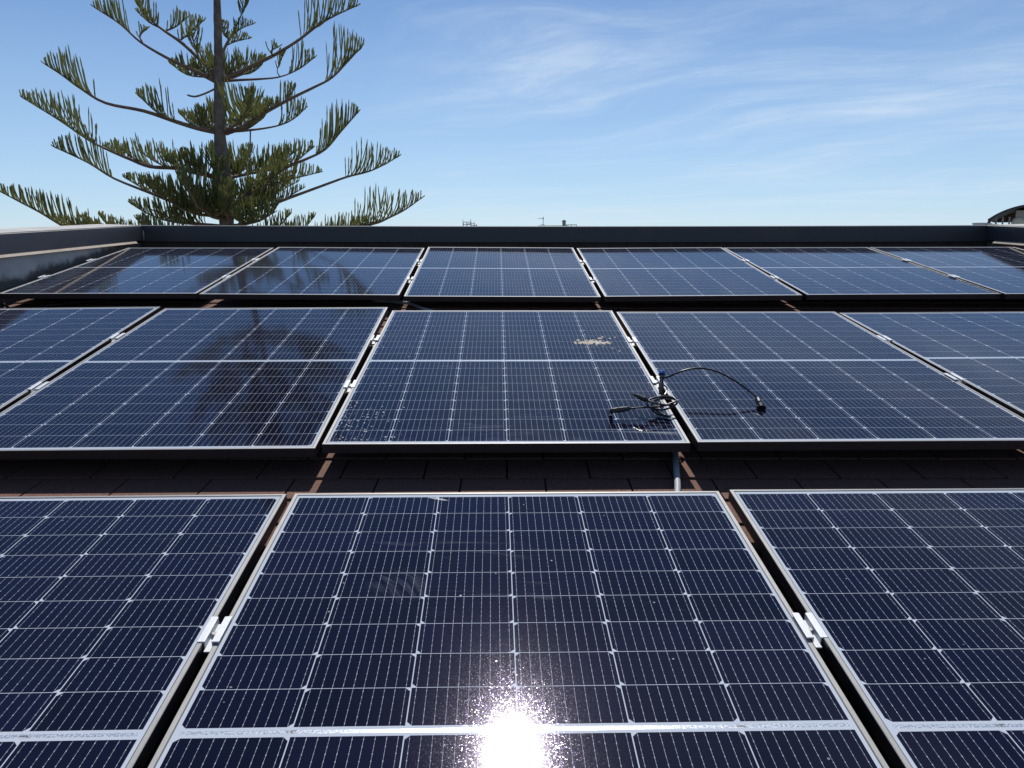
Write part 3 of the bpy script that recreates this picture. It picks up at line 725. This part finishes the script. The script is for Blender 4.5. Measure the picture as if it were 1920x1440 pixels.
limb(T([(440, 408), (480, 395), (540, 372), (600, 350), (650, 332), (690, 322), (720, 309), (746, 294)], -.5), .042,
     [(None, .68, .46), (T2([(470, 398), (520, 380), (570, 352)], -.1, .5), .1, .32), (T2([(450, 405), (500, 372), (560, 340)], 0, .9), .1, .40)])
limb(T([(438, 500), (510, 485), (580, 455), (640, 428), (700, 420), (730, 408), (760, 393), (791, 371)], -.8), .045,
     [(None, .62, .50), (T2([(600, 448), (640, 430), (690, 418)], -.4, -.1), .1, .30), (T2([(500, 487), (560, 440), (590, 405)], -.2, .4), .1, .38), (T2([(460, 496), (510, 440), (545, 400)], 0, -.6), .1, .38)])
limb(T([(411, 112), (425, 82), (440, 55), (455, 22), (470, -18)], 1.2), .034,
     [(None, .66, .34), (T2([(432, 72), (450, 55), (474, 45)], .5, .8), .1, .22), (T2([(425, 85), (442, 78), (468, 72)], .3, .0), .15, .2), (T2([(430, 78), (420, 60), (415, 40)], .5, .9), .15, .22)])
# limbs towards and away from the viewer, then the tiers above and below the picture
def radial(py, az, ln, rise, depth_tip=.35, r0=.04, lm=.48, s0=.45, extra=True):
    b = trunk_at(py); d = Vector((math.cos(az), math.sin(az), 0)); n_ = 6; line = []
    for i in range(n_+1):
        s = i/n_; line.append(b + d*ln*s + UP*(ln*(rise*s + depth_tip*s*s*s)) + Vector((random.uniform(-.03, .03), random.uniform(-.03, .03), random.uniform(-.02, .03)))*(1 if i else 0))
    sp_ = [(None, s0, lm, dict(dens=24.0))]
    if extra:
        for q_ in (.25, .42):
            i = int(q_*n_); pz = line[i]; sdv = random.choice((-1, 1)); lt = d.cross(UP)*sdv
            sp_.append(([pz, pz + d*.25 + lt*.25 + UP*.06, pz + d*.5 + lt*.5 + UP*.22], .1, lm*.75))
    limb(line, r0, sp_, 2)
for py, azs, ln, rs in ((148, (78, 108), 1.3, .2), (248, (72, 110), 1.6, .2), (335, (62, 90, 118), 1.9, .15), (340, (252,), 1.0, .1), (395, (70, 92, 112), 2.2, .12), (412, (246, 292), 1.5, .12), (425, (225, 318), 1.6, .0)):
    for a_ in azs: radial(py, math.radians(a_ + random.uniform(-5, 5)), ln*random.uniform(.9, 1.1), rs, .22, .040, .42, .30)
for a_ in (268,): radial(412, math.radians(a_), 1.7, .05, .30, .05, .70, .12)
for py, n_, ln in ((-85, 6, 2.0), (-175, 6, 1.65), (-260, 5, 1.25), (-335, 5, .85), (-395, 4, .45)):
    ph = random.random()*6
    for i in range(n_): radial(py, ph + 2*PI*i/n_ + random.uniform(-.2, .2), ln*random.uniform(.88, 1.1), .30, .28, .035, .42, .35, ln > 1.5)
for py, n_, ln in ((500, 4, 2.9), (610, 6, 3.4), (740, 6, 3.6)):
    ph = random.random()*6
    for i in range(n_): radial(py, ph + 2*PI*i/n_ + random.uniform(-.2, .2), ln*random.uniform(.88, 1.05), .06, .22, .05, .46, .5)
m = MB(); m.tube([at(469.5, 244, TY-.6), at(468.5, 320, TY-.55)], .013, 6); part(m, 'dead_twig', M_BARK, tree)
m = MB(); m.tube(spline([at(402, 167, TY), at(385, 175, TY-.1), at(366, 181, TY-.2), at(350, 178, TY-.3)], 4), [.016]*12 + [.006], 6); part(m, 'dead_twig', M_BARK, tree)

# ------------------------------------------------------------------ far things over the parapet
M_FAR = simple('far masonry', (0.34, 0.32, 0.28), 0.9, 0, 0.1, 1)
M_FARROOF = simple('far roof tiles', (0.22, 0.24, 0.20), 0.9, 0, 0.15, 2)
M_STEEL = simple('galvanised tube', (0.30, 0.31, 0.32), 0.5, 0.5)
M_CREAM = simple('cream plastic tank', (0.72, 0.66, 0.48), 0.5)
# neighbour with barrel canopy
NY = 30.0
nbk = empty('neighbour_building', (at(1905, 440, NY).x + .8, NY + 3, GZ)); tag(nbk, 'pale neighbouring building whose roof shows behind the right parapet', 'building')
xa, za = at(1857, 428, NY + 8).x, at(1858, 424, NY).z
m = MB(); m.box(xa, xa + 9, NY, NY + 8, GZ, za - .12); part(m, 'wall', M_WALLW, nbk)
m = MB(); m.box(xa - .1, xa + 9.1, NY - .1, NY + 8.1, za - .119, za); part(m, 'roof_slab', M_WALLW, nbk)
cpx = at(1941, 420, NY).x; zt = at(1930, 381.5, NY).z; zs = at(1852, 411, NY).z
kk = at(1851.5, 411, NY).x/NY; ta = math.atan(cpx/NY); half = (cpx - kk*NY)/(math.cos(ta) + kk*math.sin(ta)); rise = zt - zs; R_ = (half*half + rise*rise)/(2*rise)
can = empty('roof_canopy', (cpx, NY, za)); tag(can, 'dark barrel vaulted canopy on the neighbouring roof behind the right parapet', 'canopy')
m = MB(); a0 = math.asin(half/R_); ns = 24; vs = []
for yy in (NY - .1, NY + 4.6):
    for rr_ in (R_, R_ - .07):
        for i in range(ns+1):
            a_ = -a0 + 2*a0*i/ns; vs.append((cpx + rr_*math.sin(a_), yy, zt - R_ + rr_*math.cos(a_)))
q = ns+1
fs = [(i, i+1, 2*q+i+1, 2*q+i) for i in range(ns)] + [(q+i, 3*q+i, 3*q+i+1, q+i+1) for i in range(ns)] + [(i, q+i, q+i+1, i+1) for i in range(ns)] + [(2*q+i, 2*q+i+1, 3*q+i+1, 3*q+i) for i in range(ns)] + [(0, 2*q, 3*q, q), (ns, q+ns, 3*q+ns, 2*q+ns)]
m.add(vs, fs); part(m, 'vault', simple('dark canopy sheet', (0.055, 0.06, 0.07), 0.5), can)
m = MB(); vs = [(cpx + (R_-.072)*math.sin(a_), NY + 4.5, zt - R_ + (R_-.072)*math.cos(a_)) for a_ in [-a0 + 2*a0*i/ns for i in range(ns+1)]]
nv = len(vs); vs += [(x, y + .05, z) for x, y, z in vs]
m.add(vs, [tuple(range(nv)), tuple(range(2*nv-1, nv-1, -1))] + [(i, nv+i, nv+(i+1) % nv, (i+1) % nv) for i in range(nv)]); part(m, 'end_screen', simple('dark timber screen', (0.09, 0.065, 0.055), 0.8, 0, 0.2, 3), can)
for sx, ex in ((cpx - half*.94, cpx - half*1.03), (cpx + half*.94, cpx + half*1.03)):
    m = MB(); m.tube([(sx, NY + .05, zs + .04), (ex, NY + .05, za - .3)], .06, 6); part(m, 'strut', M_COPING, can)
for k in range(6):
    m = MB(); xx = cpx - half*(.82 - k*.14); m.box(xx - .03, xx + .03, NY + .3, NY + .36, za + .002, zs + .10); part(m, 'post', M_STEEL, can)
m = MB(); hh_ = half*.43; m.box(cpx - hh_, cpx + hh_*1.6, NY + .9, NY + 3.6, za + .002, zt - R_ + math.sqrt((R_-.12)**2 - hh_**2)); part(m, 'white_wall', M_WALLW, can)
can.rotation_euler.z = -ta
for j, (x0, x1, hh, lab) in enumerate(((1861, 1872, .11, 'white box farthest left under the barrel canopy'), (1875, 1883, .09, 'white box in the middle of those under the barrel canopy'), (1890, 1895, .06, 'small white box next to the hut under the barrel canopy'))):
    m = MB(); x0, x1 = at(x0, 420, NY).x, at(x1, 420, NY).x; m.box(x0, x1, NY + .8, NY + 1.3, za + .003, za + hh); m.box(x0 - .02, x1 + .02, NY + .78, NY + 1.32, za + hh + .002, za + hh + .03)
    tag(m.build('storage_box', M_WALLW), lab, 'box', 'white boxes on the neighbouring roof')
m = MB(); tx, tz = at(1925.5, 420, NY).x, za + .003; tr0 = .245
prof = [(0, .22), (.08, .245), (.16, .24), (.24, .215), (.31, .165), (.35, .09), (.365, .03)]
m.tube([(tx, NY + .5, tz + a_) for a_, b_ in prof], [b_ for a_, b_ in prof], 20)
tag(m.build('water_tank', M_CREAM, None, smooth=True), 'rounded cream water tank beside the white hut at the right edge', 'tank')

# far house with chimney, railing, aerial
HY = 70.0
fh = empty('far_house', (at(1040, 440, HY).x, HY + 4, GZ)); tag(fh, 'distant low house whose ridge barely shows over the parapet, with a chimney', 'house')
def hz(px, py, Y=HY): return at(px, py, Y)
x0, x1 = hz(965, 424).x, hz(1086, 424).x; zr = hz(1040, 422.6, HY + 4).z
m = MB(); m.box(x0 + .3, x1 - .3, HY + .3, HY + 7.7, GZ, zr - 1.3); part(m, 'wall', M_FAR, fh)
m = MB(); xr0, xr1 = hz(1010, 424, HY + 4).x, hz(1066, 424, HY + 4).x
m.add([(x0, HY, zr-1.299), (x1, HY, zr-1.299), (x1, HY+8, zr-1.299), (x0, HY+8, zr-1.299), (xr0, HY+4, zr), (xr1, HY+4, zr)], [(0, 1, 5, 4), (1, 2, 5), (2, 3, 4, 5), (3, 0, 4), (0, 3, 2, 1)]); rf_ = part(m, 'roof', M_FARROOF, fh)
m = MB(); c_ = hz(1057.5, 424, HY + 3.6); zc = hz(1057.5, 413.5, HY + 3.6).z
m.box(c_.x-.15, c_.x+.15, HY+3.45, HY+3.75, zr-.6, zc-.12)
m.box(c_.x-.19, c_.x+.19, HY+3.41, HY+3.79, zc-.118, zc-.02); m.box(c_.x-.10, c_.x+.10, HY+3.5, HY+3.7, zc-.018, zc+.05); ch = part(m, 'chimney', M_FAR, fh)
m = MB(); zrail = hz(1080, 421, HY).z
ra, rb = hz(1064, 424).x, hz(1085, 424).x
m.tube([(ra, HY+2, zrail), (rb, HY+2, zrail)], .03, 5)
for xx in (ra + .05, (ra+rb)/2, rb - .05): m.tube([(xx, HY+2, zr-1.6), (xx, HY+2, zrail)], .04, 5)
part(m, 'railing', M_STEEL, fh)
an = empty('tv_antenna', (hz(1018.5, 424, HY+3.8).x, HY+3.8, zr-.3)); tag(an, 'thin television aerial standing on the distant house left of its chimney', 'antenna')
X = hz(1018.5, 424, HY+3.8).x; ztop = hz(1018, 406.5, HY+3.8).z; z1 = hz(1018, 409.5, HY+3.8).z; z2 = hz(1018, 421, HY+3.8).z; xl = hz(1008.5, 409, HY+3.8).x
m = MB(); m.tube([(X, HY+3.8, zr-.3), (X, HY+3.8, ztop)], .026, 6); part(m, 'mast', M_STEEL, an)
m = MB(); m.tube([(xl, HY+3.8, z1), (X+.06, HY+3.8, z1)], .02, 5)
for i in range(7):
    xx = xl + (X-xl)*(i+.3)/7; m.tube([(xx, HY+3.45, z1), (xx, HY+4.15, z1)], .012, 4)
for s in (-1, 1): m.tube([(X-.05, HY+3.8+s*.02, z1), (X-.08, HY+3.8+s*.3, z1+.14*1), ], .014, 4); m.tube([(X-.05, HY+3.8, z1-.005), (X-.02, HY+3.8, z1-.16*s)], .016, 4)
part(m, 'yagi_array', M_STEEL, an)
m = MB(); m.tube([(X-.25, HY+3.8, z2), (X+.15, HY+3.8, z2)], .02, 5)
for i in range(4): m.tube([(X-.22+i*.1, HY+3.6, z2), (X-.22+i*.1, HY+4.0, z2)], .012, 4)
part(m, 'lower_array', M_STEEL, an)
# scaffold
SY = 90.0
scx = at(879, 440, SY).x
sf = empty('scaffold', (scx, SY, GZ)); tag(sf, 'tiny distant scaffold of thin tubes above the parapet right of the tree', 'scaffold')
ups = [(868, 412), (875, 416.5), (882.5, 411), (889, 415.5), (894, 419.5)]
for x, y in ups:
    for dd in (0, 1.0):
        P_ = at(x, y, SY); m = MB(); m.tube([(P_.x, SY+dd, GZ), (P_.x, SY+dd, P_.z - dd*.3)], .030, 5); part(m, 'upright', M_STEEL, sf)
for (xa_, xb_, y) in ((868, 883, 416.3), (875, 890, 419.5), (868, 882, 420.8), (882, 894, 423.0)):
    a_, b_ = at(xa_, y, SY), at(xb_, y, SY); m = MB(); m.tube([a_, b_], .028, 5); m.tube([a_ + Vector((0, 1, 0)), b_ + Vector((0, 1, 0))], .028, 5); part(m, 'ledger', M_STEEL, sf)
